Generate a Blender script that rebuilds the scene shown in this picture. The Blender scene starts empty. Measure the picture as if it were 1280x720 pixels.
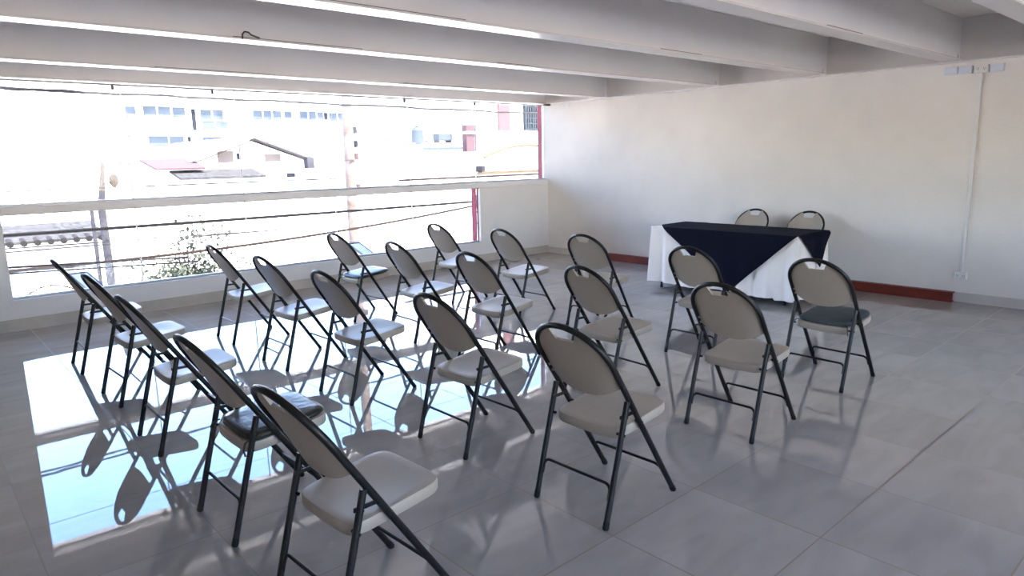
import bpy, bmesh, math, random
from math import sin, cos, pi, sqrt, radians
from mathutils import Vector, Matrix

# ------------------------------------------------------------------ camera, light, exposure
SC = bpy.context.scene
COL = SC.collection
random.seed(7)

cam_data = bpy.data.cameras.new('camera')
cam_data.sensor_width = 36.0
cam_data.lens = 857.98 / 1280 * 36.0
cam_data.clip_start = 0.05
cam_data.clip_end = 500
cam = bpy.data.objects.new('camera', cam_data)
COL.objects.link(cam)
YAW, PITCH, ROLL = radians(41.7753), radians(10.7121), radians(-1.2449)
fwd = Vector((sin(YAW) * cos(PITCH), cos(YAW) * cos(PITCH), -sin(PITCH)))
rt = Vector((cos(YAW), -sin(YAW), 0))
up = rt.cross(fwd)
rt2 = cos(ROLL) * rt + sin(ROLL) * up
up2 = -sin(ROLL) * rt + cos(ROLL) * up
M = Matrix.Identity(4)
for i in range(3):
    M[i][0], M[i][1], M[i][2] = rt2[i], up2[i], -fwd[i]
M.translation = Vector((0, 0, 1.5618))
cam.matrix_world = M
SC.camera = cam

SC.view_settings.view_transform = 'Standard'
SC.view_settings.look = 'None'
SC.view_settings.gamma = 1
SC.view_settings.use_curve_mapping = False
SC.view_settings.exposure = 2.15
SKY_STRENGTH = 0.62
SUN_STRENGTH = 12.0

world = bpy.data.worlds.new('sky')
SC.world = world
world.use_nodes = True
wn = world.node_tree
wn.nodes.clear()
sky = wn.nodes.new('ShaderNodeTexSky')
sky.sky_type = 'NISHITA'
sky.sun_disc = False
sky.sun_elevation = radians(52)
sky.sun_rotation = radians(200)
sky.air_density = 1.0
sky.dust_density = 0.8
bg = wn.nodes.new('ShaderNodeBackground')
bg.inputs['Strength'].default_value = SKY_STRENGTH
wo = wn.nodes.new('ShaderNodeOutputWorld')
hs = wn.nodes.new('ShaderNodeHueSaturation')
hs.inputs['Saturation'].default_value = 1.15
wb_ = wn.nodes.new('ShaderNodeMix')
wb_.data_type = 'RGBA'
wb_.blend_type = 'MULTIPLY'
wb_.inputs[0].default_value = 1.0
wb_.inputs[7].default_value = (1.0, 0.92, 0.97, 1)
wn.links.new(sky.outputs[0], hs.inputs['Color'])
wn.links.new(hs.outputs[0], wb_.inputs[6])
wn.links.new(wb_.outputs[2], bg.inputs[0])
wn.links.new(bg.outputs[0], wo.inputs[0])

sun_data = bpy.data.lights.new('sun', 'SUN')
sun_data.energy = SUN_STRENGTH
sun_data.angle = radians(0.6)
sun_data.color = (1.0, 0.87, 0.73)
sun = bpy.data.objects.new('sun', sun_data)
COL.objects.link(sun)
# the sun stands high behind this building, so it lights the street fronts across the way and never enters the room
sun.rotation_euler = (Vector((-0.2, 0.48, -1.0))).to_track_quat('-Z', 'Y').to_euler()

SC.cycles.use_denoising = True
SC.cycles.max_bounces = 10
SC.cycles.diffuse_bounces = 6
SC.cycles.glossy_bounces = 5
SC.cycles.transparent_max_bounces = 24
SC.cycles.sample_clamp_indirect = 6.0
SC.cycles.caustics_reflective = False
SC.cycles.caustics_refractive = False

# ------------------------------------------------------------------ materials
def mat(name, color, rough=0.6, metal=0.0, spec=0.5, mottle=0.0, scale=6.0, bump=0.0, bscale=60.0, coat=0.0, mottle_col=None):
    m = bpy.data.materials.new(name)
    m.use_nodes = True
    nt = m.node_tree
    b = nt.nodes['Principled BSDF']
    b.inputs['Base Color'].default_value = (*color, 1)
    b.inputs['Roughness'].default_value = rough
    b.inputs['Metallic'].default_value = metal
    b.inputs['Specular IOR Level'].default_value = spec
    if coat:
        b.inputs['Coat Weight'].default_value = coat
        b.inputs['Coat Roughness'].default_value = 0.1
    geo = None
    if mottle or bump:
        geo = nt.nodes.new('ShaderNodeTexCoord')
    if mottle:
        n = nt.nodes.new('ShaderNodeTexNoise')
        n.inputs['Scale'].default_value = scale
        n.inputs['Detail'].default_value = 5
        nt.links.new(geo.outputs['Object'], n.inputs['Vector'])
        r = nt.nodes.new('ShaderNodeMapRange')
        r.inputs['From Min'].default_value = 0.3
        r.inputs['From Max'].default_value = 0.7
        nt.links.new(n.outputs['Fac'], r.inputs['Value'])
        mix = nt.nodes.new('ShaderNodeMix')
        mix.data_type = 'RGBA'
        c2 = mottle_col or tuple(c * (1 - mottle) for c in color)
        mix.inputs[6].default_value = (*color, 1)
        mix.inputs[7].default_value = (*c2, 1)
        nt.links.new(r.outputs[0], mix.inputs[0])
        nt.links.new(mix.outputs[2], b.inputs['Base Color'])
    if bump:
        n2 = nt.nodes.new('ShaderNodeTexNoise')
        n2.inputs['Scale'].default_value = bscale
        n2.inputs['Detail'].default_value = 4
        nt.links.new(geo.outputs['Object'], n2.inputs['Vector'])
        bp = nt.nodes.new('ShaderNodeBump')
        bp.inputs['Strength'].default_value = bump
        bp.inputs['Distance'].default_value = 0.02
        nt.links.new(n2.outputs['Fac'], bp.inputs['Height'])
        nt.links.new(bp.outputs[0], b.inputs['Normal'])
    return m

def glass_mat(name, tint=(0.97, 0.985, 0.98)):
    m = bpy.data.materials.new(name)
    m.use_nodes = True
    nt = m.node_tree
    nt.nodes.clear()
    out = nt.nodes.new('ShaderNodeOutputMaterial')
    tr = nt.nodes.new('ShaderNodeBsdfTransparent')
    tr.inputs[0].default_value = (*tint, 1)
    gl = nt.nodes.new('ShaderNodeBsdfGlossy')
    gl.inputs['Roughness'].default_value = 0.02
    fr = nt.nodes.new('ShaderNodeFresnel')
    fr.inputs['IOR'].default_value = 1.35
    mx = nt.nodes.new('ShaderNodeMixShader')
    nt.links.new(fr.outputs[0], mx.inputs[0])
    nt.links.new(tr.outputs[0], mx.inputs[1])
    nt.links.new(gl.outputs[0], mx.inputs[2])
    nt.links.new(mx.outputs[0], out.inputs[0])
    return m

def floor_mat():
    m = bpy.data.materials.new('polished_tile')
    m.use_nodes = True
    nt = m.node_tree
    N, L = nt.nodes.new, nt.links.new
    b = nt.nodes['Principled BSDF']
    tc = N('ShaderNodeTexCoord')
    sp = N('ShaderNodeSeparateXYZ')
    L(tc.outputs['Object'], sp.inputs[0])
    def math_(op, a, v=None, c=None):
        n = N('ShaderNodeMath'); n.operation = op
        for i, q in enumerate((a, v, c)):
            if q is None: continue
            if isinstance(q, (int, float)): n.inputs[i].default_value = q
            else: L(q, n.inputs[i])
        return n.outputs[0]
    P = 0.6
    ux = math_('DIVIDE', math_('SUBTRACT', sp.outputs[0], 3.8506 - 60), P)
    uy = math_('DIVIDE', math_('SUBTRACT', sp.outputs[1], 1.0939 - 60), P)
    dx = math_('PINGPONG', ux, 0.5)
    dy = math_('PINGPONG', uy, 0.5)
    d = math_('MINIMUM', dx, dy)
    line = math_('LESS_THAN', d, 0.0055)
    cid = N('ShaderNodeCombineXYZ')
    L(math_('FLOOR', ux), cid.inputs[0]); L(math_('FLOOR', uy), cid.inputs[1])
    wn_ = N('ShaderNodeTexWhiteNoise'); wn_.noise_dimensions = '2D'
    L(cid.outputs[0], wn_.inputs['Vector'])
    # cloudy marble veining, shifted from tile to tile
    off = N('ShaderNodeVectorMath'); off.operation = 'MULTIPLY_ADD'
    L(wn_.outputs['Color'], off.inputs[0]); off.inputs[1].default_value = (9, 9, 9); L(tc.outputs['Object'], off.inputs[2])
    mp = N('ShaderNodeMapping'); mp.inputs['Scale'].default_value = (1.0, 3.0, 1.0); mp.inputs['Rotation'].default_value = (0, 0, 0.5)
    L(off.outputs[0], mp.inputs[0])
    n1 = N('ShaderNodeTexNoise'); n1.inputs['Scale'].default_value = 2.2; n1.inputs['Detail'].default_value = 6; n1.inputs['Distortion'].default_value = 0.8
    L(mp.outputs[0], n1.inputs['Vector'])
    cr = N('ShaderNodeValToRGB')
    cr.color_ramp.elements[0].position = 0.32; cr.color_ramp.elements[0].color = (0.335, 0.31, 0.295, 1)
    cr.color_ramp.elements[1].position = 0.62; cr.color_ramp.elements[1].color = (0.385, 0.355, 0.335, 1)
    L(n1.outputs['Fac'], cr.inputs[0])
    tone = N('ShaderNodeMapRange'); tone.inputs['To Min'].default_value = 0.93; tone.inputs['To Max'].default_value = 1.03
    L(wn_.outputs['Value'], tone.inputs['Value'])
    tv = N('ShaderNodeVectorMath'); tv.operation = 'SCALE'
    L(cr.outputs[0], tv.inputs[0]); L(tone.outputs[0], tv.inputs[3])
    mx = N('ShaderNodeMix'); mx.data_type = 'RGBA'
    L(line, mx.inputs[0]); L(tv.outputs[0], mx.inputs[6]); mx.inputs[7].default_value = (0.17, 0.125, 0.09, 1)
    L(mx.outputs[2], b.inputs['Base Color'])
    rr = math_('MULTIPLY_ADD', line, 0.5, 0.016)
    L(rr, b.inputs['Roughness'])
    b.inputs['IOR'].default_value = 1.8
    # slight waviness of the polish
    n2 = N('ShaderNodeTexNoise'); n2.inputs['Scale'].default_value = 5.0; n2.inputs['Detail'].default_value = 2
    L(tc.outputs['Object'], n2.inputs['Vector'])
    h = math_('SUBTRACT', n2.outputs['Fac'], math_('MULTIPLY', line, 0.25))
    bp = N('ShaderNodeBump'); bp.inputs['Strength'].default_value = 0.012; bp.inputs['Distance'].default_value = 0.012
    L(h, bp.inputs['Height']); L(bp.outputs[0], b.inputs['Normal'])
    return m

MT = {
    'floor': floor_mat(),
    'wall': mat('wall_paint', (0.82, 0.78, 0.735), 0.75, mottle=0.07, scale=2.2, bump=0.12, bscale=45),
    'white': mat('white_paint', (0.74, 0.735, 0.745), 0.6, mottle=0.05, scale=3, bump=0.06, bscale=30),
    'slab': mat('ceiling_paint', (0.93, 0.90, 0.86), 0.7, mottle=0.04, scale=2),
    'beam': mat('beam_paint', (0.83, 0.81, 0.80), 0.5, mottle=0.04, scale=2.0),
    'flange': mat('gloss_enamel', (0.76, 0.74, 0.73), 0.24, spec=0.3),
    'red_out': mat('red_facade_paint', (0.13, 0.016, 0.032), 0.8, spec=0.2),
    'skirt_warm': mat('baseboard_tile_warm', (0.50, 0.47, 0.43), 0.35, mottle=0.15, scale=5),
    'skirt': mat('baseboard_tile', (0.60, 0.57, 0.53), 0.3, mottle=0.12, scale=5),
    'glass': glass_mat('window_glass'),
    'joint': mat('silicone_joint', (0.85, 0.87, 0.88), 0.4),
    'alu': mat('grey_frame', (0.42, 0.45, 0.48), 0.4, metal=0.3),
    'gap_shade': mat('painted_gap_shade', (0.16, 0.135, 0.12), 0.8, mottle=0.6, scale=12),
    'dark': mat('dark_metal', (0.03, 0.03, 0.03), 0.5),
    'tube': mat('dark_brown_enamel', (0.009, 0.008, 0.0075), 0.42, spec=0.35),
    'rubber': mat('black_rubber', (0.008, 0.008, 0.008), 0.6, spec=0.3),
    'plastic': mat('beige_plastic', (0.38, 0.325, 0.265), 0.42, bump=0.03, bscale=300),
    'pad': mat('black_vinyl', (0.022, 0.024, 0.016), 0.32, bump=0.15, bscale=25),
    'pad_grey': mat('slate_grey_cloth', (0.055, 0.068, 0.070), 0.75, bump=0.12, bscale=60),
    'cloth_w': mat('white_linen', (0.90, 0.85, 0.82), 0.85, bump=0.05, bscale=120),
    'cloth_n': mat('navy_cloth', (0.004, 0.005, 0.015), 0.9, spec=0.12, bump=0.05, bscale=150),
    'wood': mat('table_laminate', (0.5, 0.45, 0.38), 0.5),
    'red_steel': mat('red_oxide_primer', (0.18, 0.028, 0.016), 0.5, mottle=0.25, scale=5),
    'pvc': mat('white_pvc', (0.78, 0.77, 0.76), 0.4),
    'plate': mat('blue_white_plate', (0.68, 0.72, 0.80), 0.35),
    'slot': mat('socket_slot', (0.05, 0.05, 0.05), 0.5),
    # street
    'asphalt': mat('pale_concrete', (0.72, 0.70, 0.68), 0.9, mottle=0.1, scale=0.8),
    'facade': mat('white_facade', (0.82, 0.82, 0.82), 0.9, mottle=0.05, scale=0.6),
    'facade_w': mat('cream_facade', (0.84, 0.80, 0.76), 0.9, mottle=0.05, scale=0.8),
    'blue_win': mat('blue_window_glass', (0.0340, 0.0425, 0.0510), 0.5, mottle=0.45, scale=1.6, mottle_col=(0.0624, 0.0737, 0.0851), spec=0.1),
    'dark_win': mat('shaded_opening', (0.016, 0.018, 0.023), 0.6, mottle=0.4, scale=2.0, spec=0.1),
    'roof_tile': mat('grey_clay_tile', (0.016, 0.016, 0.017), 0.9, mottle=0.7, scale=9.0, mottle_col=(0.05, 0.05, 0.05), spec=0.1),
    'roof_edge': mat('eave_board', (0.0168, 0.0151, 0.0143), 0.8, spec=0.1),
    'pink': mat('faded_red_panel', (0.058, 0.036, 0.038), 0.8, spec=0.1),
    'salmon': mat('salmon_plaster', (0.125, 0.10, 0.085), 0.9, spec=0.1),
    'bright_red': mat('red_panel', (0.10, 0.046, 0.048), 0.7, spec=0.1),
    'mauve': mat('mauve_column', (0.0546, 0.0336, 0.0378), 0.8, spec=0.1),
    'orange': mat('orange_trim', (0.075, 0.047, 0.027), 0.7, spec=0.1),
    'brick': mat('peeling_brick_pole', (0.0983, 0.0696, 0.0532), 0.9, mottle=0.5, scale=7, mottle_col=(0.1638, 0.1392, 0.1229), spec=0.1),
    'conc': mat('grey_concrete_pole', (0.0420, 0.0420, 0.0483), 0.9, mottle=0.4, scale=4, spec=0.1),
    'cable': mat('black_cable', (0.004, 0.004, 0.0045), 0.7, spec=0.1),
    'cable_pale': mat('weathered_cable', (0.010, 0.010, 0.011), 0.8, mottle=0.6, scale=3, mottle_col=(0.04, 0.04, 0.04), spec=0.1),
    'cable_brown': mat('brown_cable', (0.016, 0.011, 0.009), 0.8, spec=0.1),
    'leaf': mat('olive_leaf', (0.020, 0.027, 0.017), 0.7, mottle=0.6, scale=4, mottle_col=(0.055, 0.064, 0.048), spec=0.1),
    'bark': mat('tree_bark', (0.03, 0.022, 0.018), 0.9, spec=0.1),
    'slate': mat('pale_roof_sheet', (0.085, 0.083, 0.085), 0.9, mottle=0.4, scale=8, spec=0.1),
    'iron': mat('tan_wrought_iron', (0.018, 0.014, 0.008), 0.7, spec=0.1),
    'iron_dark': mat('dark_wrought_iron', (0.0150, 0.0150, 0.0180), 0.7, spec=0.1),
    'tank': mat('pale_blue_tank', (0.038, 0.048, 0.055), 0.6, spec=0.1),
    'led': mat('floodlight_panel', (0.5, 0.53, 0.55), 0.5),
    'led_frame': mat('floodlight_frame', (0.06, 0.075, 0.09), 0.5),
}

# ------------------------------------------------------------------ mesh helpers
class MB:
    def __init__(s):
        s.bm = bmesh.new()
    def box(s, x0, x1, y0, y1, z0, z1):
        v = [s.bm.verts.new((x, y, z)) for z in (z0, z1) for y in (y0, y1) for x in (x0, x1)]
        for f in ((0, 2, 3, 1), (4, 5, 7, 6), (0, 1, 5, 4), (2, 6, 7, 3), (0, 4, 6, 2), (1, 3, 7, 5)):
            s.bm.faces.new([v[i] for i in f])
        return s
    def quad(s, *p):
        s.bm.faces.new([s.bm.verts.new(q) for q in p]); return s
    def prism(s, pts, d):
        """closed polygon pts extruded along vector d"""
        a = [s.bm.verts.new(p) for p in pts]
        b = [s.bm.verts.new(Vector(p) + Vector(d)) for p in pts]
        n = len(pts)
        s.bm.faces.new(a[::-1]); s.bm.faces.new(b)
        for i in range(n):
            s.bm.faces.new((a[i], a[(i + 1) % n], b[(i + 1) % n], b[i]))
        return s
    def tube(s, path, r, seg=10, cap=True):
        path = [Vector(p) for p in path]
        n = len(path)
        rad = r if isinstance(r, (list, tuple)) else [r] * n
        ref = None
        rings = []
        for i, p in enumerate(path):
            t = (path[min(i + 1, n - 1)] - path[max(i - 1, 0)]).normalized()
            if ref is None:
                ref = Vector((0, 0, 1)) if abs(t.z) < 0.9 else Vector((0, 1, 0))
            a = (ref - t * ref.dot(t)).normalized()
            b = t.cross(a)
            ref = a
            rings.append([s.bm.verts.new(p + rad[i] * (a * cos(2 * pi * k / seg) + b * sin(2 * pi * k / seg))) for k in range(seg)])
        for i in range(n - 1):
            for k in range(seg):
                s.bm.faces.new((rings[i][k], rings[i][(k + 1) % seg], rings[i + 1][(k + 1) % seg], rings[i + 1][k]))
        if cap:
            s.bm.faces.new(rings[0][::-1]); s.bm.faces.new(rings[-1])
        return s
    def rings(s, loops, cap0=True, cap1=True):
        R = [[s.bm.verts.new(p) for p in l] for l in loops]
        n = len(R[0])
        for i in range(len(R) - 1):
            for k in range(n):
                s.bm.faces.new((R[i][k], R[i][(k + 1) % n], R[i + 1][(k + 1) % n], R[i + 1][k]))
        if cap0: s.bm.faces.new(R[0][::-1])
        if cap1: s.bm.faces.new(R[-1])
        return s
    def grid(s, rows, closed=False):
        R = [[s.bm.verts.new(p) for p in l] for l in rows]
        for i in range(len(R) - 1):
            m = len(R[i])
            for k in range(m if closed else m - 1):
                s.bm.faces.new((R[i][k], R[i][(k + 1) % m], R[i + 1][(k + 1) % m], R[i + 1][k]))
        return s
    def build(s, name, material, parent=None, smooth=False, bevel=0.0, solid=0.0, subd=0):
        bmesh.ops.recalc_face_normals(s.bm, faces=s.bm.faces)
        me = bpy.data.meshes.new(name)
        s.bm.to_mesh(me); s.bm.free()
        me.materials.append(material)
        if smooth:
            for p in me.polygons: p.use_smooth = True
            me.set_sharp_from_angle(angle=radians(40))
        o = bpy.data.objects.new(name, me)
        COL.objects.link(o)
        if parent is not None: o.parent = parent
        if solid:
            md = o.modifiers.new('thickness', 'SOLIDIFY'); md.thickness = solid; md.offset = 0
        if subd:
            md = o.modifiers.new('smooth', 'SUBSURF'); md.levels = subd; md.render_levels = subd
        if bevel:
            md = o.modifiers.new('edge', 'BEVEL'); md.width = bevel; md.segments = 2; md.limit_method = 'ANGLE'
        return o

def tag(o, label=None, cat=None, group=None, kind=None):
    if label: o['label'] = label
    if cat: o['category'] = cat
    if group: o['group'] = group
    if kind: o['kind'] = kind
    return o

def empty(name, loc=(0, 0, 0), rz=0.0):
    e = bpy.data.objects.new(name, None)
    e.empty_display_size = 0.1
    e.location = loc
    e.rotation_euler = (0, 0, rz)
    COL.objects.link(e)
    return e

def copy_tree(o, parent=None):
    c = o.copy()
    COL.objects.link(c)
    if parent is not None: c.parent = parent
    for ch in list(o.children): copy_tree(ch, c)
    return c

def struct(o, label, cat):
    return tag(o, label, cat, kind='structure')

# ------------------------------------------------------------------ room shell
XW, YW = 8.086, 8.117            # inner faces of the long white wall and of the window wall
XL, YB = -3.2, -4.2              # inner faces of the walls behind the camera
ZB = 2.408                       # underside of the beams
ZS = 2.82                        # underside of the slab
YO = 8.335                       # outer face of the window wall
RAIL0, RAIL1, SILL = 1.129, 1.206, 0.302

struct(MB().box(XL - .2, XW + .2, YB - .2, YO, -0.12, 0).build('floor', MT['floor']), 'polished pale marble tile floor reflecting the window', 'floor')
struct(MB().box(XL - .2, XW + .2, YB - .2, YO + .1, ZS, ZS + .2).build('ceiling', MT['slab']), 'white ceiling slab between the beams', 'ceiling')
wr = struct(MB().box(XW, XW + .2, YB - .2, 8.235, -0.12, ZS).build('wall_right', MT['wall']), 'long white plastered wall behind the draped table', 'wall')
MB().box(XW, XW + .2, 8.235, YO, RAIL1, ZB).build('outer_edge', MT['red_out'], wr)['label'] = 'red painted outer edge of the white wall'
struct(MB().box(XL - .2, XL, YB - .2, YO, -0.12, ZS).build('wall_left', MT['wall']), 'white wall at the side of the room behind the back row', 'wall')
wb = MB()
wb.box(XL, -1.2, YB - .2, YB, 0, ZS).box(5.2, XW, YB - .2, YB, 0, ZS).box(-1.2, 5.2, YB - .2, YB, 0, 0.9).box(-1.2, 5.2, YB - .2, YB, 2.4, ZS)
struct(wb.build('wall_back', MT['wall']), 'white wall behind the camera, opened for an added fill window', 'wall')
wf = MB()
wf.box(6.645, XW, YW, 8.17, 0, RAIL0).box(0.752, 6.645, YW, 8.17, 0, SILL).box(XL, 0.752, YW, 8.17, 0, ZB - .012)
wfo = struct(wf.build('wall_front', MT['white']), 'low white window wall with a wide glazed opening under its rail', 'wall')
wo_ = MB()
wo_.box(6.645, XW, 8.17, YO, -0.12, RAIL0).box(0.752, 6.645, 8.17, YO, -0.12, SILL - .02).box(XL, 0.752, 8.17, YO, -0.12, ZB - .012)
wo_.build('outer_face', MT['red_out'], wfo)['label'] = 'red painted street side of the window wall'
struct(MB().box(.752, XW, YW - .012, YO, RAIL0, RAIL1).build('trim_1', MT['white'], bevel=.006), 'flat white rail running along the window wall', 'rail')

# unseen back window, added as source of the softer fill light from behind
w3 = struct(MB().box(-1.2, 5.2, YB - .13, YB - .12, 0.9, 2.4).build('fill_window', MT['glass']), 'unseen long window behind the camera, added for fill light', 'window')
fm = MB()
for x in (-1.2, 0.4, 2.0, 3.6, 5.15): fm.box(x, x + .05, YB - .15, YB - .1, .9, 2.4)
fm.box(-1.2, 5.2, YB - .15, YB - .1, .9, .95).box(-1.2, 5.2, YB - .15, YB - .1, 2.35, 2.4)
fm.build('window_frame', MT['alu'], w3)

def window(name, label, panes, z0, z1, clips):
    r = struct(empty(name, (0, 8.2, 0)), label, 'window')
    for a, b in panes:
        MB().box(a + .004, b - .004, 0, .006, z0, z1).build('pane', MT['glass'], r)
    for a, b in panes[1:]:
        MB().box(a - .006, a + .006, -.001, .007, z0 + .01, z1 - .01).build('joint_strip', MT['joint'], r)
    x0, x1 = panes[0][0], panes[-1][1]
    MB().box(x0, x1, -.02, .03, z0 - .005, z0 + .022).build('bottom_channel', MT['alu'], r, bevel=.003)
    MB().box(x0, x1, -.006, .016, z1 - .012, z1).build('top_channel', MT['alu'], r)
    for x in clips:
        MB().box(x - .012, x + .012, -.02, .02, z1 - .055, z1 - .012).build('glass_clip', MT['dark'], r, bevel=.003)
    return r
lo = [.752 + 1.1786 * i for i in range(6)]
window('window_2', 'low strip window between rail and sill', list(zip(lo[:-1], lo[1:])), SILL, RAIL0, [])
hi = lo + [8.086]
window('window_1', 'long upper strip window above the rail', list(zip(hi[:-1], hi[1:])), RAIL1, ZB - .012, [1.86, 2.86, 5.42, 6.66])

# baseboards
struct(MB().box(XL, XW - .01, YW - .012, YW, 0, .12).build('baseboard_front', MT['skirt_warm']), 'worn tile baseboard under the window', 'baseboard')
sk = MB()
y = YB
while y < YW - .02:
    y2 = min(y + .6, YW - .012)
    sk.box(XW - .012, XW, y + .0015, y2 - .0015, 0, .1); y = y2
struct(sk.build('baseboard_right', MT['skirt']), 'pale tile baseboard along the white wall', 'baseboard')

# steel beams: web, bottom flange, top flange, little bolts at the wall end
def beam(y, label, w=.17, x0=XL, gaps=()):
    r = struct(empty('ceiling_beam', (0, y, 0)), label, 'beam')
    MB().box(x0, XW, -.03, .03, ZB + .012, ZS).build('web', MT['beam'], r)
    MB().box(x0, XW - .125, -w / 2, w / 2, ZB, ZB + .014).build('bottom_flange', MT['flange'], r, bevel=.003)
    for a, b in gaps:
        MB().box(a, b, -w / 2 + .001, -w / 2 + .03, ZB + .014, ZB + .0175).build('shadow_strip', MT['gap_shade'], r)  # brownish dark strip: shade of the gap above the flange, put into colour
    MB().tube([(XW - .1, -.045, ZB - .0), (XW - .1, -.045, ZB + .06)], .009, 8).build('bolt', MT['white'], r)
    return r
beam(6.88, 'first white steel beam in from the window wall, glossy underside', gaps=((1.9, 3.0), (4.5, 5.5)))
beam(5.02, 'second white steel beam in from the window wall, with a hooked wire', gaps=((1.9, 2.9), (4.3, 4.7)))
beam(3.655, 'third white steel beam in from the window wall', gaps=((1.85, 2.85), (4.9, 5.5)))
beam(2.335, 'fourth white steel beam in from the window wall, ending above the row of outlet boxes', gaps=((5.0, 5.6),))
beam(1.27, 'fifth white steel beam, cut by the upper edge of the picture')
beam(0.0, 'sixth white steel beam, above the camera')
lt = struct(empty('ceiling_beam', (0, 8.17, 0)), 'white edge beam over the window head', 'beam')
MB().box(XL, XW, -.03, .03, ZB + .012, ZS).build('web', MT['beam'], lt)
MB().box(XL, XW, -.15, .165, ZB - .012, ZB + .012).build('bottom_flange', MT['flange'], lt, bevel=.003)
lg = struct(empty('ceiling_beam', (XW, 0, 0)), 'white edge beam running along the top of the long wall', 'beam')
MB().box(-.11, .0, YB, 8.0, ZB - .012, ZB).build('bottom_flange', MT['beam'], lg, bevel=.003)
# hooked wire on the second beam, dark clip in the corner
hk = MB().tube([(1.96, 4.93, 2.41), (1.96, 4.925, 2.44), (1.975, 4.92, 2.458), (2.0, 4.918, 2.456), (2.02, 4.92, 2.44), (2.08, 4.925, 2.425)], .006, 6).build('wire_hook', MT['dark'], smooth=True)
tag(hk, 'small black hooked wire on the edge of the second beam', 'hook')
ck = MB().tube([(7.93, 8.02, 2.385), (8.0, 8.02, 2.383), (8.07, 8.02, 2.385)], .012, 8)
ck.box(8.0, 8.05, 7.99, 8.05, 2.372, 2.396)
tag(ck.build('pipe_bracket', MT['dark'], smooth=True), 'short black pipe bracket at the top of the window corner', 'bracket')

# ------------------------------------------------------------------ fittings on the long wall
def outlet(name, y, z, m, label, sockets, group=None, w=.118, h=.075):
    r = empty(name, (XW, y, z))
    MB().box(-.03, 0, -w / 2, w / 2, -h / 2, h / 2).build('box', m, r, bevel=.006)
    if sockets:
        for s in (-.028, .028):
            q = MB().box(-.034, -.03, s - .019, s + .019, -.02, .02).build('socket', MT['pvc'], r, bevel=.002)
            sl = MB()
            sl.box(-.0355, -.034, s - .009, s - .006, -.004, .011).box(-.0355, -.034, s + .006, s + .009, -.004, .011).box(-.0355, -.034, s - .003, s + .003, -.015, -.009)
            so = sl.build('slot', MT['slot'], q)
            so.location = (0, 0, 0)
    else:
        MB().box(-.034, -.03, -w / 2 + .01, w / 2 - .01, -h / 2 + .01, h / 2 - .01).build('cover_plate', m, r, bevel=.003)
    return tag(r, label, 'outlet box', group)
outlet('outlet_box', 2.364, 2.325, MT['plate'], 'blank outlet box under the ceiling, nearest the draped table in its row of four', False)
outlet('outlet_box', 2.238, 2.322, MT['plate'], 'blank outlet box touching the socket box under the ceiling, on its table side', False)
outlet('socket_box', 2.102, 2.320, MT['pvc'], 'white double socket box under the ceiling at the top of the wall conduit', True)
outlet('outlet_box', 1.972, 2.318, MT['plate'], 'blank outlet box under the ceiling beyond the socket box, last of the row of four', False)
outlet('socket_box', 2.100, .277, MT['pvc'], 'white double socket box low on the wall at the foot of the conduit', True)
cd = MB().box(XW - .016, XW, 2.088, 2.112, .315, 2.283).build('wall_conduit', MT['pvc'], bevel=.004)
tag(cd, 'thin white cable conduit running down the long white wall', 'conduit')
pl = empty('wall_plate', (XW, 7.69, 2.355))
MB().box(-.012, 0, -.06, .06, -.026, .026).build('plate', MT['pvc'], pl, bevel=.003)
MB().tube([(-.016, .035, 0), (-.011, .035, 0)], .006, 8).build('screw', MT['alu'], pl)
tag(pl, 'small white plate high on the wall near the window corner', 'wall plate')

# red oxide steel channel lying on the floor against the wall
ch = MB()
prof = [(-.09, 0), (-.015, 0), (-.015, .012), (-.068, .012), (-.068, .093), (-.015, .093), (-.015, .105), (-.09, .105)]
ch.prism([(XW + a, 2.14, b) for a, b in prof], (0, 4.75, 0))
tag(ch.build('steel_channel', MT['red_steel']), 'red oxide steel channel lying on the floor along the long wall', 'steel beam')

# ------------------------------------------------------------------ folding chair
K, D, W = .65, .505, .206        # lean of the front tube, depth between feet, half width
CZ = 1 / sqrt(1 + K * K)
AX = Vector((-K * CZ, 0, CZ))    # up along the leaning hoop
NB = Vector((-CZ, 0, -K * CZ))   # out of the hoop plane, towards the rear
def hp(u, s, n=0.0):             # u to the chair's left, s along the tube from the front feet, n rearwards
    return Vector((D, u, 0)) + AX * s + NB * n
SARC, RT = .832, .0131

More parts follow.
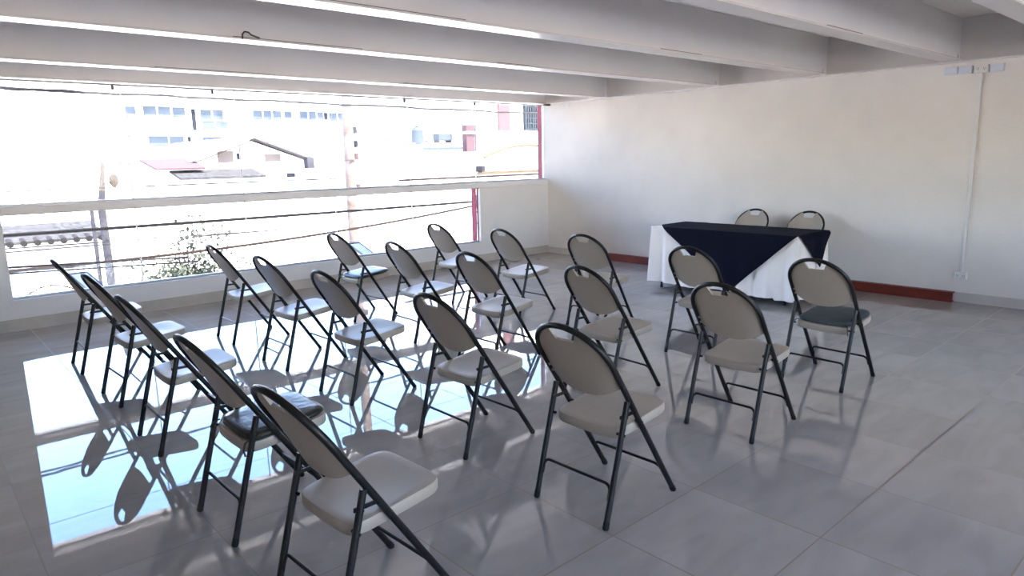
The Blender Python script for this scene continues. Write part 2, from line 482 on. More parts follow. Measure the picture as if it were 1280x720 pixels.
def make_chair(name='folding_chair'):
    r = empty(name)
    # hoop of the backrest, down to the hinge
    pts = [hp(-W, .60 + .0232 * i) for i in range(11)]
    pts += [hp(-W * cos(a), SARC + W * sin(a)) for a in [pi * i / 28 for i in range(1, 28)]]
    pts += [hp(W, SARC - .0232 * i) for i in range(11)]
    MB().tube(pts, RT, 10).build('back_hoop', MT['tube'], r, smooth=True)
    for sg in (-1, 1):
        l = MB().tube([hp(sg * W, .03), hp(sg * W, .3), hp(sg * W, .602)], RT, 10).build('front_leg', MT['tube'], r, smooth=True)
        MB().tube([hp(sg * W, .0), hp(sg * W, .006), hp(sg * W, .036)], [.011, .0145, .0135], 10).build('foot_cap', MT['rubber'], l, smooth=True)
        def rl(z, x0=.0): return Vector((x0 + .1415 * (z / .535), sg * W, z))
        l = MB().tube([rl(.03), rl(.3), rl(.535)], RT, 10).build('rear_leg', MT['tube'], r, smooth=True)
        MB().tube([rl(.0), rl(.006), rl(.036)], [.011, .0145, .0135], 10).build('foot_cap', MT['rubber'], l, smooth=True)
        k = MB()
        k.box(.108, .2, sg * W - sg * .011 - .0025, sg * W - sg * .011 + .0025, .462, .477)
        k.tube([(.1267, sg * (W + .013), .47), (.1267, sg * (W - .013), .47)], .006, 8)
        k.tube([(.196, sg * (W + .013), .47), (.196, sg * (W - .013), .47)], .006, 8)
        k.build('hinge_link', MT['tube'], r)
        # two moulded straps that clip the backrest onto the tube
        for s0 in (.715, .752):
            MB().tube([hp(sg * (W - .007), s0, -.003), hp(sg * (W - .007), s0 + .014, -.003)], RT, 10).build('clip', MT['plastic'], r, smooth=True)
    def stretcher(fx, zt):
        q = W - .012
        path = [(fx(zt - .065), -q, zt - .065), (fx(zt - .03), -q, zt - .03)]
        for i in range(1, 7):
            a = pi / 2 * i / 6
            path.append((fx(zt - .03 + .03 * sin(a)), -q + .03 - .03 * cos(a), zt - .03 + .03 * sin(a)))
        path += [(x, -y, z) for x, y, z in reversed(path)]
        return MB().tube(path, .0068, 8)
    stretcher(lambda z: .1415 * z / .535, .185).build('rear_stretcher', MT['tube'], r, smooth=True)
    stretcher(lambda z: D - K * z, .162).build('front_stretcher', MT['tube'], r, smooth=True)
    # seat: dished moulded shell with a deep lip
    def outline(sc, n=44):
        out = []
        x0, x1, hw0, hw1 = .098, .482, .187, .193
        cx = (x0 + x1) / 2
        for i in range(n):
            a = 2 * pi * i / n
            e = .30
            c, s_ = cos(a), sin(a)
            px = abs(c) ** e * (1 if c >= 0 else -1)
            py = abs(s_) ** e * (1 if s_ >= 0 else -1)
            hw = hw0 + (hw1 - hw0) * (px + 1) / 2
            out.append((cx + px * (x1 - x0) / 2 * sc, py * hw * sc))
        return out
    def ztop(x, y):
        return .408 + .042 * (x - .1) / .38 - .012 * (1 - min(1, ((x - .27) / .19) ** 2 + (y / .19) ** 2))
    loops = []
    for sc, dz in ((.92, -.040), (.985, -.043), (1.0, -.036), (1.0, -.008), (.985, -.001), (.95, .001), (.8, 0), (.55, 0), (.28, 0), (.06, 0)):
        loops.append([(x, y, ztop(x, y) + dz) for x, y in outline(sc)])
    MB().rings(loops).build('seat', MT['plastic'], r, smooth=True)
    for sg in (-1, 1):
        MB().tube([(.108, sg * (W + .014), .395), (.108, sg * .18, .395)], .007, 8).build('seat_pin', MT['tube'], r)
        MB().tube([(.232, sg * (W + .014), .42), (.232, sg * .18, .42)], .007, 8).build('seat_pin', MT['tube'], r)
    # backrest: bowed shell that fills the hoop, with the handle notch at its top
    ri = .2035
    us = [-.203, -.2, -.193, -.18, -.16, -.135, -.110, -.092, -.0799, -.065, -.05, -.025, 0]
    us = us + [-q for q in reversed(us[:-1])]
    def st(u):
        a = SARC + sqrt(max(ri * ri - u * u, 0))
        au = abs(u)
        if au <= .05: return .957
        if au < .08: return .957 + (SARC + sqrt(ri * ri - .08 ** 2) - .957) * ((au - .05) / .03)
        return a
    def sb(u): return .672 + .048 * (abs(u) / .2035) ** 2.4
    R_ = 12
    back, front = [], []
    for u in us:
        cb, cf = [], []
        for j in range(R_ + 1):
            t = j / R_
            s = sb(u) + (st(u) - sb(u)) * t
            edge = 1 - (abs(u) / .2035) ** 2.6
            low = min(1.0, max(0.0, (1.02 - s) / .36))
            n = .050 * edge * low ** .9 - .003
            cb.append(hp(u, s, n)); cf.append(hp(u, s, n - .011))
        back.append(cb); front.append(cf)
    bk = MB()
    bm = bk.bm
    vb = [[bm.verts.new(p) for p in c] for c in back]
    vf = [[bm.verts.new(p) for p in c] for c in front]
    nC = len(us)
    for i in range(nC - 1):
        for j in range(R_):
            bm.faces.new((vb[i][j], vb[i + 1][j], vb[i + 1][j + 1], vb[i][j + 1]))
            bm.faces.new((vf[i][j], vf[i][j + 1], vf[i + 1][j + 1], vf[i + 1][j]))
        bm.faces.new((vb[i][0], vf[i][0], vf[i + 1][0], vb[i + 1][0]))
        bm.faces.new((vb[i][R_], vb[i + 1][R_], vf[i + 1][R_], vf[i][R_]))
    for i in (0, nC - 1):
        for j in range(R_):
            bm.faces.new((vb[i][j], vb[i][j + 1], vf[i][j + 1], vf[i][j]))
    bk.build('backrest', MT['plastic'], r, smooth=True)
    return r

def make_cushion(name, m, x0=.112, x1=.478, hw=.186, th=.028):
    r = empty(name)
    def outline(sc, n=44):
        out = []
        cx = (x0 + x1) / 2
        for i in range(n):
            a = 2 * pi * i / n
            c, s_ = cos(a), sin(a)
            px = abs(c) ** .36 * (1 if c >= 0 else -1); py = abs(s_) ** .36 * (1 if s_ >= 0 else -1)
            out.append((cx + px * (x1 - x0) / 2 * sc, py * hw * sc))
        return out
    def zb(x, y): return .4105 + .042 * (x - .1) / .38
    loops = []
    for sc, dz in ((.9, 0), (.98, .003), (1.0, .010), (.995, .018), (.96, th - .003), (.85, th + .002), (.6, th + .004), (.3, th + .003), (.05, th + .002)):
        loops.append([(x, y, zb(x, y) + dz + .0015 * sin(31 * x) * sin(27 * y)) for x, y in outline(sc)])
    MB().rings(loops).build('cushion', m, r, smooth=True)
    pp = []
    ol = outline(1.003, 60)
    MB().tube([(x, y, zb(x, y) + .012) for x, y in ol + ol[:1]], .003, 6, cap=False).build('piping', m, r, smooth=True)
    k = MB()
    for sg in (-1, 1):
        k.tube([(x0 + .006, sg * .165, .424), (x0 - .018, sg * .178, .418), (x0 - .03, sg * .186, .395), (x0 - .026, sg * .19, .365)], .004, 6)
    k.build('tie_strap', m, r, smooth=True)
    return r

ROWS = [('A', 'back row'), ('B', 'third row from the table'), ('C', 'second row from the table'), ('D', 'front row facing the table')]
POS = {'A': [(0.908, 6.185, -1.3), (0.927, 5.151, 2.6), (0.898, 4.125, 0.4), (0.858, 2.935, 0.9), (0.839, 2.039, 2.7)],
       'B': [(2.065, 6.202, -1.2), (2.058, 5.113, 1.8), (2.038, 4.085, 1.6), (2.063, 2.920, 0.8), (2.056, 1.950, 1.1)],
       'C': [(3.226, 6.172, 2.7), (3.208, 5.070, -1.0), (3.209, 4.035, 1.4), (3.261, 2.938, -3.2), (3.305, 1.975, 0.6)],
       'D': [(4.433, 6.161, 1.5), (4.484, 5.129, 0.4), (4.615, 4.162, 6.1), (4.477, 2.957, 1.6), (4.464, 1.979, -1.1)]}
ORD = ['first from the window', 'second from the window', 'third from the window', 'fourth from the window', 'fifth and last from the window']
EXTRA = {('A', 3): ' black cushion on its seat,', ('C', 0): ' black cushion on its seat,', ('D', 4): ' slate seat cushion,'}
proto = make_chair()
used = False
def put_chair(x, y, deg, label, group):
    global used
    o = copy_tree(proto) if used else proto
    used = True
    o.location = (x, y, 0); o.rotation_euler = (0, 0, radians(deg))
    return tag(o, label, 'chair', group)
for key, rowname in ROWS:
    for i, (x, y, a) in enumerate(POS[key]):
        put_chair(x, y, a, 'beige chair,%s %s, %s' % (EXTRA.get((key, i), ''), rowname, ORD[i]) if (key, i) in EXTRA
                  else 'beige folding chair, %s, %s' % (rowname, ORD[i]), 'audience chairs in four rows')
put_chair(7.93, 4.345, 180, 'beige folding chair behind the draped table, nearer the window', 'chairs behind the table')
put_chair(7.93, 3.665, 180, 'beige folding chair behind the draped table, by its navy corner away from the window', 'chairs behind the table')

for (k, i), m, lab in ((('A', 3), 'pad', 'glossy black seat cushion on a back row chair'),
                       (('C', 0), 'pad', 'black seat cushion on the second row chair beside the window'),
                       (('D', 4), 'pad_grey', 'slate grey seat cushion on the front row chair near the table corner')):
    x, y, a = POS[k][i]
    c = make_cushion('seat_cushion', MT[m])
    c.location = (x, y, 0); c.rotation_euler = (0, 0, radians(a))
    tag(c, lab, 'cushion', 'seat cushions')

# ------------------------------------------------------------------ draped table
TX0, TX1, TY0, TY1 = 6.69, 7.395, 3.19, 4.965
t = empty('folding_table', ((TX0 + TX1) / 2, (TY0 + TY1) / 2, 0))
hx, hy = (TX1 - TX0) / 2, (TY1 - TY0) / 2
MB().box(-hx, hx, -hy, hy, .69, .722).build('tabletop', MT['wood'], t, bevel=.006)
for sx in (-1, 1):
    for sy in (-1, 1):
        l = MB().tube([(sx * (hx - .05), sy * (hy - .12), .03), (sx * (hx - .05), sy * (hy - .12), .69)], .0135, 10).build('leg', MT['tube'], t, smooth=True)
        MB().tube([(sx * (hx - .05), sy * (hy - .12), 0), (sx * (hx - .05), sy * (hy - .12), .035)], .017, 10).build('foot_cap', MT['rubber'], l, smooth=True)
for sy in (-1, 1):
    MB().tube([(-hx + .05, sy * (hy - .12), .3), (hx - .05, sy * (hy - .12), .3)], .009, 8).build('cross_bar', MT['tube'], t, smooth=True)
tag(t, 'folding table on black legs hidden under white and navy cloths', 'table')

# white cloth: top and folded skirt
per = []
NX, NY = 40, 100
for i in range(NY): per.append((TX0, TY1 - (TY1 - TY0) * i / NY, (-1, 0), 'f'))
for i in range(NX): per.append((TX0 + (TX1 - TX0) * i / NX, TY0, (0, -1), 'r'))
for i in range(NY): per.append((TX1, TY0 + (TY1 - TY0) * i / NY, (1, 0), 'b'))
for i in range(NX): per.append((TX1 - (TX1 - TX0) * i / NX, TY1, (0, 1), 'l'))
rows = []
NR = 12
for j in range(-1, NR + 1):
    row = []
    for k, (x, y, nrm, side) in enumerate(per):
        d = max(0, j) / NR
        n = Vector(nrm)
        # corners flare out diagonally
        cx = 1 - min(1, min(abs(y - TY0), abs(y - TY1)) / .12) if side in 'fb' else 1 - min(1, min(abs(x - TX0), abs(x - TX1)) / .12)
        q = k / len(per) * 2 * pi
        amp = .017 * sin(q * 21 + 1.6 * sin(q * 5)) + .008 * sin(q * 43 + 2)
        hem = .072 + .010 * sin(q * 6 + .8)
        if side == 'f' and y < 3.40: hem -= .022
        if side == 'r': hem -= .012
        zt = .727
        z = zt - (zt - hem) * d
        off = .006 + ((.004 + .5 * amp) if side == 'b' else (.018 + amp)) * d ** .8 + .022 * cx * d * (side != 'b')
        if j == -1: off = -.01
        px, py = x + n.x * off, y + n.y * off
        if cx > 0 and j >= 0:
            if side in 'fb': py += (.022 * cx * d) * (1 if abs(y - TY1) < abs(y - TY0) else -1)
            else: px += (.022 * cx * d) * (1 if abs(x - TX1) < abs(x - TX0) else -1)
        row.append((px, py, .7275 if j == -1 else z - (.0015 if j == 0 else 0)))
    rows.append(row)
cl = MB().grid(rows, closed=True)
cl.bm.verts.ensure_lookup_table()
cl.bm.faces.new([cl.bm.verts[i] for i in range(len(per))])
tag(cl.build('tablecloth', MT['cloth_w'], smooth=True), 'long white tablecloth draped over the table, hanging almost to the floor', 'tablecloth')

# navy square laid cornerwise over it
nv = MB()
ZT = .732
fx = TX0 - .030
def sub(a, b, n): return [Vector(a).lerp(Vector(b), i / n) for i in range(n + 1)]
# top sheet: rows from front edge to back edge
rows = []
for i in range(13):
    f = i / 12
    x = TX0 - .012 + (TX1 + .012 - TX0 + .012) * f
    yl = 4.80 + min(1, f / .30) * (TY1 + .012 - 4.80)
    yr = TY0 - .012
    rows.append([(x, yl + (yr - yl) * k / 40, ZT + .0015 * sin(k * .8) * sin(i * .9)) for k in range(41)])
nv.grid(rows)
# front corner hanging down
A_, B_, T_ = Vector((0, 4.80, ZT)), Vector((0, 3.178, ZT)), Vector((0, 3.90, .085))
rows = [[(TX0 - .012, A_.y + (B_.y - A_.y) * k / 40, ZT + .0015 * sin(k * .8) * 0) for k in range(41)]]
for j in range(1, 25):
    d = (j / 24)
    a, b = A_.lerp(T_, d), B_.lerp(T_, d)
    if j == 24: a = T_ + Vector((0, .006, 0)); b = T_ - Vector((0, .006, 0))
    row = []
    for k in range(41):
        p = a.lerp(b, k / 40)
        o = min(1, d / .05) * .022 + .016 * d + .006 * sin(p.y * 19 + d * 2) * min(1, d * 3)
        row.append((TX0 - .012 - o, p.y, p.z))
    rows.append(row)
nv.grid(rows)
# side corner hanging at the end away from the window
A_, B_, T_ = Vector((TX0 + .0, 0, ZT)), Vector((TX1 + .012, 0, ZT)), Vector((7.13, 0, .372))
rows = [[(A_.x + (B_.x - A_.x) * k / 20, TY0 - .012, ZT) for k in range(21)]]
for j in range(1, 17):
    d = j / 16
    a, b = A_.lerp(T_, d ** .95), B_.lerp(T_, d)
    if j == 16: a = T_ - Vector((.004, 0, 0)); b = T_ + Vector((.004, 0, 0))
    row = []
    for k in range(21):
        p = a.lerp(b, k / 20)
        o = min(1, d / .06) * .02 + .018 * d + .006 * sin(p.x * 22 + 1) * min(1, d * 3)
        row.append((p.x, TY0 - .012 - o, p.z))
    rows.append(row)
nv.grid(rows)
# back and far-end overhangs
rows = []
for j in range(9):
    d = j / 8
    yl, yr = TY1 + .012 + (4.1 - TY1) * d, TY0 - .012 + (4.09 - TY0) * d
    rows.append([(TX1 + .012 + min(1, d * 8) * .018 + .004 * d, yl + (yr - yl) * k / 30, ZT - .5 * d) for k in range(31)])
nv.grid(rows)
rows = []
for j in range(7):
    d = j / 6
    xl, xr = 6.92 + .28 * d, TX1 + .012 - .22 * d
    rows.append([(xl + (xr - xl) * k / 12, TY1 + .012 + min(1, d * 6) * .022 + .01 * d, ZT - .26 * d) for k in range(13)])
nv.grid(rows)
bmesh.ops.remove_doubles(nv.bm, verts=nv.bm.verts, dist=.0008)
tag(nv.build('table_overlay', MT['cloth_n'], smooth=True, solid=.002), 'navy blue overlay cloth laid cornerwise on the white tablecloth', 'tablecloth')

# ------------------------------------------------------------------ the street outside
GZ = -3.7
struct(MB().box(-60, 90, 8.4, 90, GZ - .2, GZ).build('street', MT['asphalt']), 'pale sunlit street below the window', 'street')
struct(MB().box(-60, 90, -60, YB - .2, GZ - .2, GZ).build('ground', MT['asphalt']), 'pale unseen ground behind the building, added to bounce fill light', 'ground')  # added out of view; bounces sunlight through the back window onto the slab
struct(MB().box(XL - .2, XW + .2, YB - .2, YO, GZ, -.12).build('wall_lower', MT['facade']), 'lower storey under the room', 'wall')

def windows(root, rects, y, m, name='window', d=.12):
    for x0, x1, z0, z1 in rects:
        w = MB().box(x0, x1, y - .03, y + d, z0, z1).build(name, MT[m], root)
        f = MB()
        n = max(1, int((x1 - x0) / .55))
        for i in range(1, n):
            xx = x0 + (x1 - x0) * i / n
            f.box(xx - .025, xx + .025, y - .05, y - .03, z0, z1)
        f.box(x0, x1, y - .05, y - .03, z0 - .04, z0).box(x0, x1, y - .05, y - .03, z1, z1 + .04)
        f.build('window_frame', MT['facade'], w)

# long office block far behind
b1 = empty('office_block', (14, 38, GZ))
def at(o): return Vector(o.location)
def bpart(root, mb, name, m, **kw):
    for v in mb.bm.verts: v.co -= Vector(root.location)
    return mb.build(name, MT[m], root, **kw)
bpart(b1, MB().box(-8, 26, 38, 48, GZ, 6.4), 'wall', 'facade')
bpart(b1, MB().box(-8.2, 26.2, 37.7, 48.2, 6.4, 6.7), 'parapet', 'facade')
bpart(b1, MB().box(-8, 26, 37.75, 38, 3.14, 3.30).box(-8, 26, 37.75, 38, 4.55, 4.7), 'ledge', 'facade')
def bwins(root, rects, y, m):
    for x0, x1, z0, z1 in rects:
        w = bpart(root, MB().box(x0, x1, y - .03, y + .1, z0, z1), 'window', m)
        f = MB()
        n = max(1, int((x1 - x0) / .5))
        for i in range(1, n):
            xx = x0 + (x1 - x0) * i / n
            f.box(xx - .03, xx + .03, y - .06, y - .03, z0, z1)
        f.box(x0, x1, y - .06, y - .03, z0 - .05, z0)
        for v in f.bm.verts: v.co -= Vector(root.location)
        f.build('mullion', MT['facade'], w)
bwins(b1, [(9.05, 9.5, 3.9, 4.44), (9.85, 11.1, 4.0, 4.48), (11.2, 11.8, 3.95, 4.46), (12.55, 13.7, 3.85, 4.38), (15.3, 16.9, 3.9, 4.42),
           (17.1, 17.5, 4.0, 4.4), (18.0, 19.0, 3.95, 4.45), (19.1, 19.45, 3.98, 4.42), (19.85, 20.85, 3.9, 4.4), (21.1, 21.45, 3.95, 4.38), (21.7, 22.0, 3.95, 4.38)], 38, 'blue_win')
bwins(b1, [(9.0, 9.45, 2.25, 3.03), (9.95, 10.85, 2.5, 3.03), (10.92, 11.6, 2.5, 3.03), (12.55, 13.5, 2.55, 2.98)], 38, 'blue_win')
bwins(b1, [(12.1, 12.3, 3.3, 4.4), (11.8, 11.95, 2.55, 3.0), (19.5, 19.72, 3.98, 4.4)], 38, 'dark_win')
bwins(b1, [(12.6, 13.9, 3.35, 3.8)], 38, 'blue_win')
tag(b1, 'long white office block with rows of blue windows beyond the gabled house', 'building')

# gabled house
b2 = empty('gabled_house', (9.4, 24, GZ))
bpart(b2, MB().prism([(7.5, 24, GZ), (11.4, 24, GZ), (11.4, 24, 1.66), (9.45, 24, 2.36), (7.5, 24, 1.66)], (0, 8, 0)), 'wall', 'facade_w')
bpart(b2, MB().prism([(7.35, 23.6, 1.66), (9.45, 23.6, 2.42), (9.45, 23.6, 2.50), (7.35, 23.6, 1.73)], (0, 8.6, 0)), 'roof_slope', 'facade_w')
bpart(b2, MB().prism([(11.6, 23.6, 1.64), (9.45, 23.6, 2.42), (9.45, 23.6, 2.50), (11.6, 23.6, 1.72)], (0, 8.6, 0)), 'roof_slope', 'slate')
bpart(b2, MB().prism([(7.4, 23.55, 1.60), (9.45, 23.55, 2.34), (9.45, 23.55, 2.37), (7.4, 23.55, 1.63)], (0, .05, 0)).prism([(11.55, 23.55, 1.56), (9.45, 23.55, 2.34), (9.45, 23.55, 2.37), (11.55, 23.55, 1.59)], (0, .05, 0)), 'fascia', 'roof_edge')
bpart(b2, MB().box(11.3, 11.55, 23.5, 23.8, 1.36, 1.72), 'downpipe_box', 'conc')
bpart(b2, MB().box(8.35, 8.85, 23.95, 24.02, 1.62, 2.0).box(9.95, 10.5, 23.95, 24.02, 1.62, 1.88), 'plaster_panel', 'salmon')
bpart(b2, MB().box(8.98, 9.1, 23.93, 24.02, 1.72, 1.92), 'vent', 'dark_win')
bpart(b2, MB().box(10.7, 11.0, 23.95, 24.02, 1.06, 1.2), 'vent', 'dark_win')
bpart(b2, MB().box(7.9, 8.7, 23.96, 24.02, 1.50, 1.56).box(10.55, 11.2, 23.96, 24.02, 1.48, 1.54), 'signboard', 'plate')
bpart(b2, MB().box(6.05, 7.5, 23.0, 24.5, GZ, 1.22), 'side_wall', 'facade_w')
bpart(b2, MB().prism([(6.1, 22.9, 1.42), (7.55, 22.9, 1.42), (7.55, 24.3, 1.72), (6.0, 24.3, 1.72)], (0, 0, .06)), 'metal_roof', 'pink')
bpart(b2, MB().prism([(6.6, 22.3, 1.12), (9.25, 22.3, 1.12), (9.25, 23.4, 1.34), (6.6, 23.4, 1.34)], (0, 0, .07)), 'tiled_canopy', 'roof_tile')
bpart(b2, MB().box(6.7, 9.2, 22.5, 22.6, GZ, 1.12), 'canopy_wall', 'facade_w')
tag(b2, 'white gabled house with dark eaves and a faded red roof sheet', 'house')

# modern white building towards the corner
b3 = empty('corner_building', (16, 20, GZ))
bpart(b3, MB().box(12.0, 15.55, 20, 27, GZ, 2.14), 'low_wall', 'facade')
bpart(b3, MB().box(15.6, 30, 20.2, 27, GZ, 6.5), 'wall', 'facade')
bpart(b3, MB().box(12.0, 12.42, 20.1, 22, 2.15, 3.3).box(12.66, 13.4, 20.6, 22, 2.15, 3.4), 'roof_room', 'facade')
bpart(b3, MB().box(12.44, 12.62, 20.3, 21, 2.0, 2.72), 'slit_window', 'blue_win')
bpart(b3, MB().box(12.9, 15.6, 19.98, 20.02, 2.08, 2.13).box(13.9, 15.6, 19.97, 20.03, 1.9, 2.0), 'coping', 'tank')
bpart(b3, MB().box(15.78, 16.25, 19.95, 20.25, 1.82, 2.78), 'column', 'mauve')
bpart(b3, MB().box(15.70, 16.3, 19.9, 20.2, 2.46, 2.54), 'band', 'facade')
bpart(b3, MB().box(17.5, 18.05, 20.1, 20.22, 2.6, 6.0), 'panel', 'bright_red')
bpart(b3, MB().box(18.82, 19.9, 20.12, 20.22, 2.62, 5.5), 'barred_window', 'dark_win')
g = MB()
for i in range(9): g.box(18.84 + i * .12, 18.87 + i * .12, 20.05, 20.11, 2.62, 5.5)
for i in range(14): g.box(18.82, 19.9, 20.05, 20.1, 2.66 + i * .21, 2.69 + i * .21)
bpart(b3, g, 'window_bars', 'tank')
arc = [(16.7 + 3.4 * i / 20, 20.1, 1.60 + .45 * sin(pi * (i / 20) ** .9 * .72)) for i in range(21)]
bpart(b3, MB().tube(arc, .05, 8), 'arch_trim', 'orange', smooth=True)
bpart(b3, MB().box(15.6, 22, 20.0, 20.2, .98, 1.03).box(16.5, 22, 20.0, 20.2, 1.06, 1.10), 'string_course', 'orange')
bpart(b3, MB().box(16.35, 16.5, 19.8, 20.2, 1.1, 1.3), 'wall_lamp', 'iron_dark')
tag(b3, 'white building by the window corner with red panel and orange arch trim', 'building')
tk = empty('water_tank', (14.3, 20.9, 2.15))
MB().tube([(0, 0, 0), (0, 0, .45), (0, 0, .56)], [.22, .22, .12], 16).build('tank_body', MT['tank'], tk, smooth=True)
MB().tube([(0, 0, .56), (0, 0, .62)], .07, 12).build('lid', MT['tank'], tk, smooth=True)
MB().tube([(.2, 0, .1), (.4, 0, .08), (.5, 0, .0)], .025, 6).build('pipe', MT['conc'], tk, smooth=True)
tag(tk, 'pale blue water tank on the roof of the corner building', 'water tank')
uc = empty('roof_plant', (15.25, 20.7, 2.15))
MB().box(-.3, .3, -.2, .2, .1, .34).build('unit', MT['tank'], uc, bevel=.03)
MB().box(-.28, -.24, -.15, .15, 0, .1).box(.24, .28, -.15, .15, 0, .1).build('stand', MT['conc'], uc)
tag(uc, 'low bluish air unit on the roof beside the water tank', 'air unit')

# white house with tiled awning, low on the window side
b4 = empty('tiled_house', (0, 16, GZ))
bpart(b4, MB().box(-8, 3.1, 16.2, 22, GZ, .15), 'wall', 'facade')
aw = MB()
aw.prism([(-8, 15.75, .16), (3.15, 15.75, .16), (3.15, 17.0, .40), (-8, 17.0, .40)], (0, 0, .05))
bpart(b4, aw, 'tiled_roof', 'roof_tile')
e = MB()
for i in range(52):
    x = -8 + i * .2145
    e.tube([(x + .1, 15.72, .17), (x + .1, 15.95, .215)], .06, 8)
bpart(b4, e, 'eave_tiles', 'roof_edge', smooth=True)
bpart(b4, MB().box(2.0, 2.16, 16.14, 16.2, -.45, -.05), 'window', 'plate')
bpart(b4, MB().box(2.3, 2.42, 16.14, 16.2, -.42, -.02), 'window', 'plate')
bpart(b4, MB().box(2.85, 2.95, 16.14, 16.2, -.4, -.02), 'window', 'plate')
tag(b4, 'low white house under a grey clay tile roof', 'house')
b5 = empty('boundary_wall', (6, 18, GZ))
bpart(b5, MB().box(3.4, 11.8, 18, 18.3, GZ, .5), 'wall', 'facade')
bpart(b5, MB().box(3.35, 11.85, 17.95, 18.35, .5, .58), 'coping', 'facade')
tag(b5, 'white boundary wall behind the small tree', 'wall')

# wrought iron gates down in the street
def sunburst(cx, y, cz):
    g = empty('iron_gate', (cx, y, GZ))
    f = MB()
    for i in range(13):
        a = pi * (.05 + .9 * i / 12)
        f.tube([(.05 * cos(a), 0, cz - GZ + .05 * sin(a)), (.75 * cos(a), 0, cz - GZ + .20 * sin(a))], .009, 6)
    f.build('sunburst_bars', MT['iron'], g)
    f = MB()
    f.tube([(-1.3 + .1 * i, 0, cz - GZ + .2 * cos((i - 13) * .32) * (1 if abs(i - 13) < 30 else 0)) for i in range(27)], .012, 6)
    f.build('top_rail', MT['iron'], g, smooth=True)
    f = MB()
    for i in range(14): f.tube([(-1.2 + i * .185, 0, 0), (-1.2 + i * .185, 0, cz - GZ)], .012, 6)
    f.build('gate_bars', MT['iron'], g)
    return g
tag(sunburst(2.03, 15.4, -.82), 'tan wrought iron gate topped by a sunburst', 'gate')
g = empty('scroll_gate', (6.65, 15.4, GZ))
for cx, rr in ((-.08, .10), (.12, .07)):
    f = MB().tube([(cx + rr * (1 - .04 * k) * cos(k * .5), 0, 3.02 + rr * (1 - .04 * k) * sin(k * .5)) for k in range(22)], .009, 6)
    f.build('scroll', MT['iron_dark'], g, smooth=True)
f = MB()
for i in range(9): f.tube([(-.6 + i * .15, 0, 0), (-.6 + i * .15, 0, 2.9)], .012, 6)
f.tube([(-.6, 0, 2.9), (.6, 0, 2.9)], .014, 6)
f.build('gate_bars', MT['iron_dark'], g)
tag(g, 'dark scrolled iron gate top beyond the sill', 'gate')

# poles
p = empty('utility_pole', (7.14, 13, GZ))
MB().tube([(0, 0, 0), (.03, 0, 4.2), (.07, 0, 8.5)], [.125, .112, .10], 14).build('shaft', MT['brick'], p, smooth=True)
for z, m in ((2.2 - GZ, 'conc'), (1.92 - GZ, 'dark_win'), (1.66 - GZ, 'pink'), (1.03 - GZ, 'pink')):
    MB().box(.15, .23, -.05, .05, z - .07, z + .07).build('insulator', MT[m], p, bevel=.01)
MB().tube([(-.13, -.05, 1.6 - GZ), (-.07, -.13, 1.6 - GZ), (.1, -.12, 1.6 - GZ), (.17, -.05, 1.6 - GZ)], .012, 6).build('bracket', MT['dark'], p, smooth=True)
tag(p, 'thick orange brown utility pole outside the middle of the window', 'pole')
p = empty('lamp_pole', (2.57, 13, GZ))
MB().tube([(0, 0, 0), (0, 0, 4.6), (.1, 0, 5.34)], [.085, .06, .03], 12).build('shaft', MT['conc'], p, smooth=True)
MB().tube([(.1, 0, 5.32), (.22, 0, 5.335), (.33, 0, 5.33)], .006, 6).build('lamp_arm', MT['cable_pale'], p, smooth=True)
MB().tube([(.30, 0, 5.34), (.34, 0, 5.335), (.39, 0, 5.31)], [.02, .03, .01], 8).build('lamp_head', MT['dark'], p, smooth=True)
MB().tube([(-.22, 0, 4.75), (-.2, 0, 4.86), (-.1, 0, 4.88), (.04, 0, 4.88)], .010, 6).build('cable_bracket', MT['dark'], p, smooth=True)
MB().tube([(-.16, .1, 0), (-.13, .1, 4.6)], .03, 8).build('service_pipe', MT['conc'], p, smooth=True)
tag(p, 'slim grey lamp pole outside, by the tiled house', 'pole')
ds = empty('satellite_dish', (2.80, 13.0, 1.34))
rows = []
for i in range(6):
    rr = .11 * i / 5 + .001
    rows.append([(rr * cos(2 * pi * k / 20) * .75, -.05 + .05 * (i / 5) ** 2 + rr * .4 * cos(2 * pi * k / 20), rr * sin(2 * pi * k / 20)) for k in range(20)])
MB().grid(rows, closed=True).build('dish', MT['iron_dark'], ds, smooth=True, solid=.006)
MB().tube([(0, 0, 0), (0, -.12, -.02)], .008, 6).build('feed_arm', MT['dark'], ds)
MB().tube([(0, 0, -.03), (-.15, 0, -.05)], .012, 6).build('mount', MT['dark'], ds)
tag(ds, 'small dark satellite dish mounted beside the slim lamp pole', 'satellite dish')

# cables crossing the view
CY = [11.0, 10.8, 11.15, 11.3, 11.0, 11.45, 11.6, 10.9, 10.75, 11.75, 11.9, 10.6, 13.0, 12.05]
NC = [0]
def cable(x0, z0, x1, z1, r, m, label, y=None, sag=.03, wob=0.0, y1=None):
    y = CY[NC[0]]; NC[0] += 1
    r *= 1.15
    pts = []
    n = 60
    for i in range(n + 1):
        f = i / n
        x = x0 + (x1 - x0) * f
        pts.append((x, y + ((y1 or y) - y) * f, z0 + (z1 - z0) * f - sag * sin(pi * f) + wob * sin(i * 1.7) * sin(i * .61)))
    tag(MB().tube(pts, r, 6).build('overhead_cable', MT[m], smooth=True), label, 'cable', 'overhead cables')
cable(-6, 2.62, 13, 2.48, .016, 'cable_pale', 'twisted weathered cable just under the window head', sag=.0, wob=.012)
cable(-6, 2.615, 2.1, 2.545, .016, 'cable', 'dark cable bundle under the window head towards the end without a corner', sag=.0, wob=.012)
cable(-6, 1.27, 7.03, 1.225, .009, 'cable', 'thin dark cable a little above the rail, from pole to pole', sag=.0, y1=13)
cable(7.26, 1.19, 22, 1.19, .02, 'cable_brown', 'brown cable above the rail between utility pole and corner building', sag=-.01, y=13.0)
cable(-6, .76, 14, .72, .021, 'cable', 'thick black cable just under the rail', sag=.035)
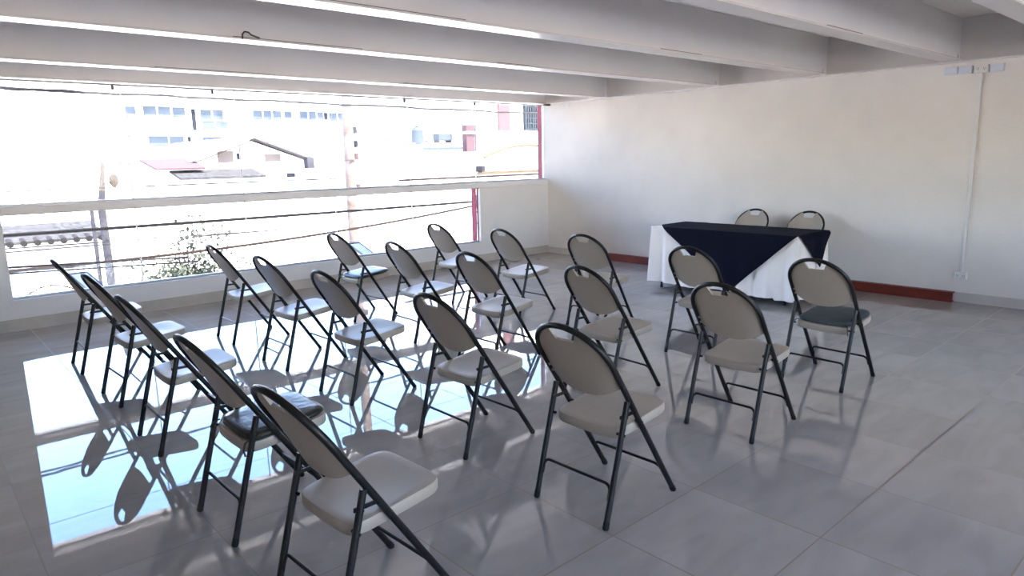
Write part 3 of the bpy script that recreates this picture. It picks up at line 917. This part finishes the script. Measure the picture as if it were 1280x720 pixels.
cable(-6, .66, 6.2, .42, .008, 'cable_pale', 'thin pale cable second below the rail', sag=.02)
cable(-6, .52, 5.0, .42, .008, 'cable_pale', 'thin pale cable third below the rail', sag=.02)
cable(-6, .48, 3.2, .20, .013, 'cable', 'dark cable ending in the small tree', sag=-.06)
cable(-6, .40, 3.3, .14, .011, 'cable', 'dark cable just below the one ending in the small tree', sag=-.06)
cable(-6, .30, 2.8, .08, .008, 'cable_pale', 'lowest pale cable in front of the tiled house', sag=-.05)
cable(-6, .52, 13, .93, .021, 'cable_brown', 'brown cable slanting up from the small tree to the corner building', sag=.576)
cable(-6, .45, 13, .10, .005, 'cable_pale', 'very thin pale cable crossing behind the slanting brown one', sag=.03)
cable(7.26, 1.90, 15.62, 2.28, .006, 'cable_brown', 'very thin brown cable running from the utility pole to the corner building', sag=.05, y1=20.25)
cable(-6, 1.02, 7.03, .86, .006, 'cable_pale', 'thin pale cable close under the rail by the tree top', sag=.02, y1=13)

# small tree
tr = empty('street_tree', (4.3, 14.2, GZ))
MB().tube([(0, 0, 0), (.05, 0, 1.4), (-.05, 0, 2.5)], [.09, .07, .05], 8).build('trunk', MT['bark'], tr, smooth=True)
stems = []
br = MB()
for i in range(26):
    a = random.uniform(0, 2 * pi)
    h = random.uniform(.5, 1.0)
    rr = random.uniform(.2, 1.15)
    top = Vector((rr * cos(a), rr * sin(a) * .7, 2.5 + h * .9))
    if i < 4: top = Vector(((-.05, .12, .55, -.3)[i], 0, (4.30, 4.1, 4.0, 3.75)[i]))
    base = Vector((-.05, 0, 2.2 + .3 * random.random()))
    mid = base.lerp(top, .5) + Vector((rr * .25 * cos(a), 0, -.05))
    br.tube([base, mid, top], [.022, .015, .005], 5)
    stems.append((base, mid, top))
br.build('branches', MT['bark'], tr, smooth=True)
lf = MB()
for base, mid, top in stems:
    for q in range(170):
        f = random.random() ** .6
        c = (base.lerp(mid, f * 2) if f < .5 else mid.lerp(top, f * 2 - 1))
        sp = .18 if top.z < 3.7 else .12
        c = c + Vector((random.gauss(0, sp), random.gauss(0, sp), random.gauss(0, sp * .7)))
        d = Vector((random.uniform(-1, 1), random.uniform(-1, 1), random.uniform(-.6, .9))).normalized() * random.uniform(.06, .13)
        s_ = d.cross(Vector((random.uniform(-1, 1), random.uniform(-1, 1), random.uniform(-1, 1)))).normalized() * random.uniform(.02, .038)
        lf.quad(c, c + d * .5 + s_, c + d, c + d * .5 - s_)
lo_ = lf.build('foliage', MT['leaf'], tr)
lo_['kind'] = 'stuff'
tag(tr, 'small sparse green tree seen through the low window', 'tree')

# floodlights on arms fixed to the street side of the window wall
def flood(x, label):
    r = empty('floodlight', (x, YO, .02))
    MB().tube([(0, 0, 0), (0, .3, .05), (0, .52, .22)], .012, 8).build('arm', MT['led_frame'], r, smooth=True)
    a = radians(-38)
    def pt(u, v, w): return ((u - v * .45) * .85, .56 + v * cos(a) * .85 - w * sin(a), .26 - v * sin(a) * .85 + w * cos(a))
    f = MB()
    for u0, u1, v0, v1 in ((-.115, -.098, -.17, .17), (.098, .115, -.17, .17), (-.098, .098, -.17, -.152), (-.098, .098, .152, .17)):
        f.prism([pt(u0, v0, 0), pt(u1, v0, 0), pt(u1, v1, 0), pt(u0, v1, 0)], (0, 0, .03))
    f.build('frame', MT['led_frame'], r)
    MB().prism([pt(-.098, -.152, .008), pt(.098, -.152, .008), pt(.098, .152, .008), pt(-.098, .152, .008)], (0, 0, .016)).build('panel', MT['led'], r)
    return tag(r, label, 'floodlight', 'floodlights outside')
flood(1.52, 'flat framed floodlight outside the glass, beyond the back row chairs')
flood(5.02, 'flat framed floodlight outside the glass, beyond the cushioned second row chair')
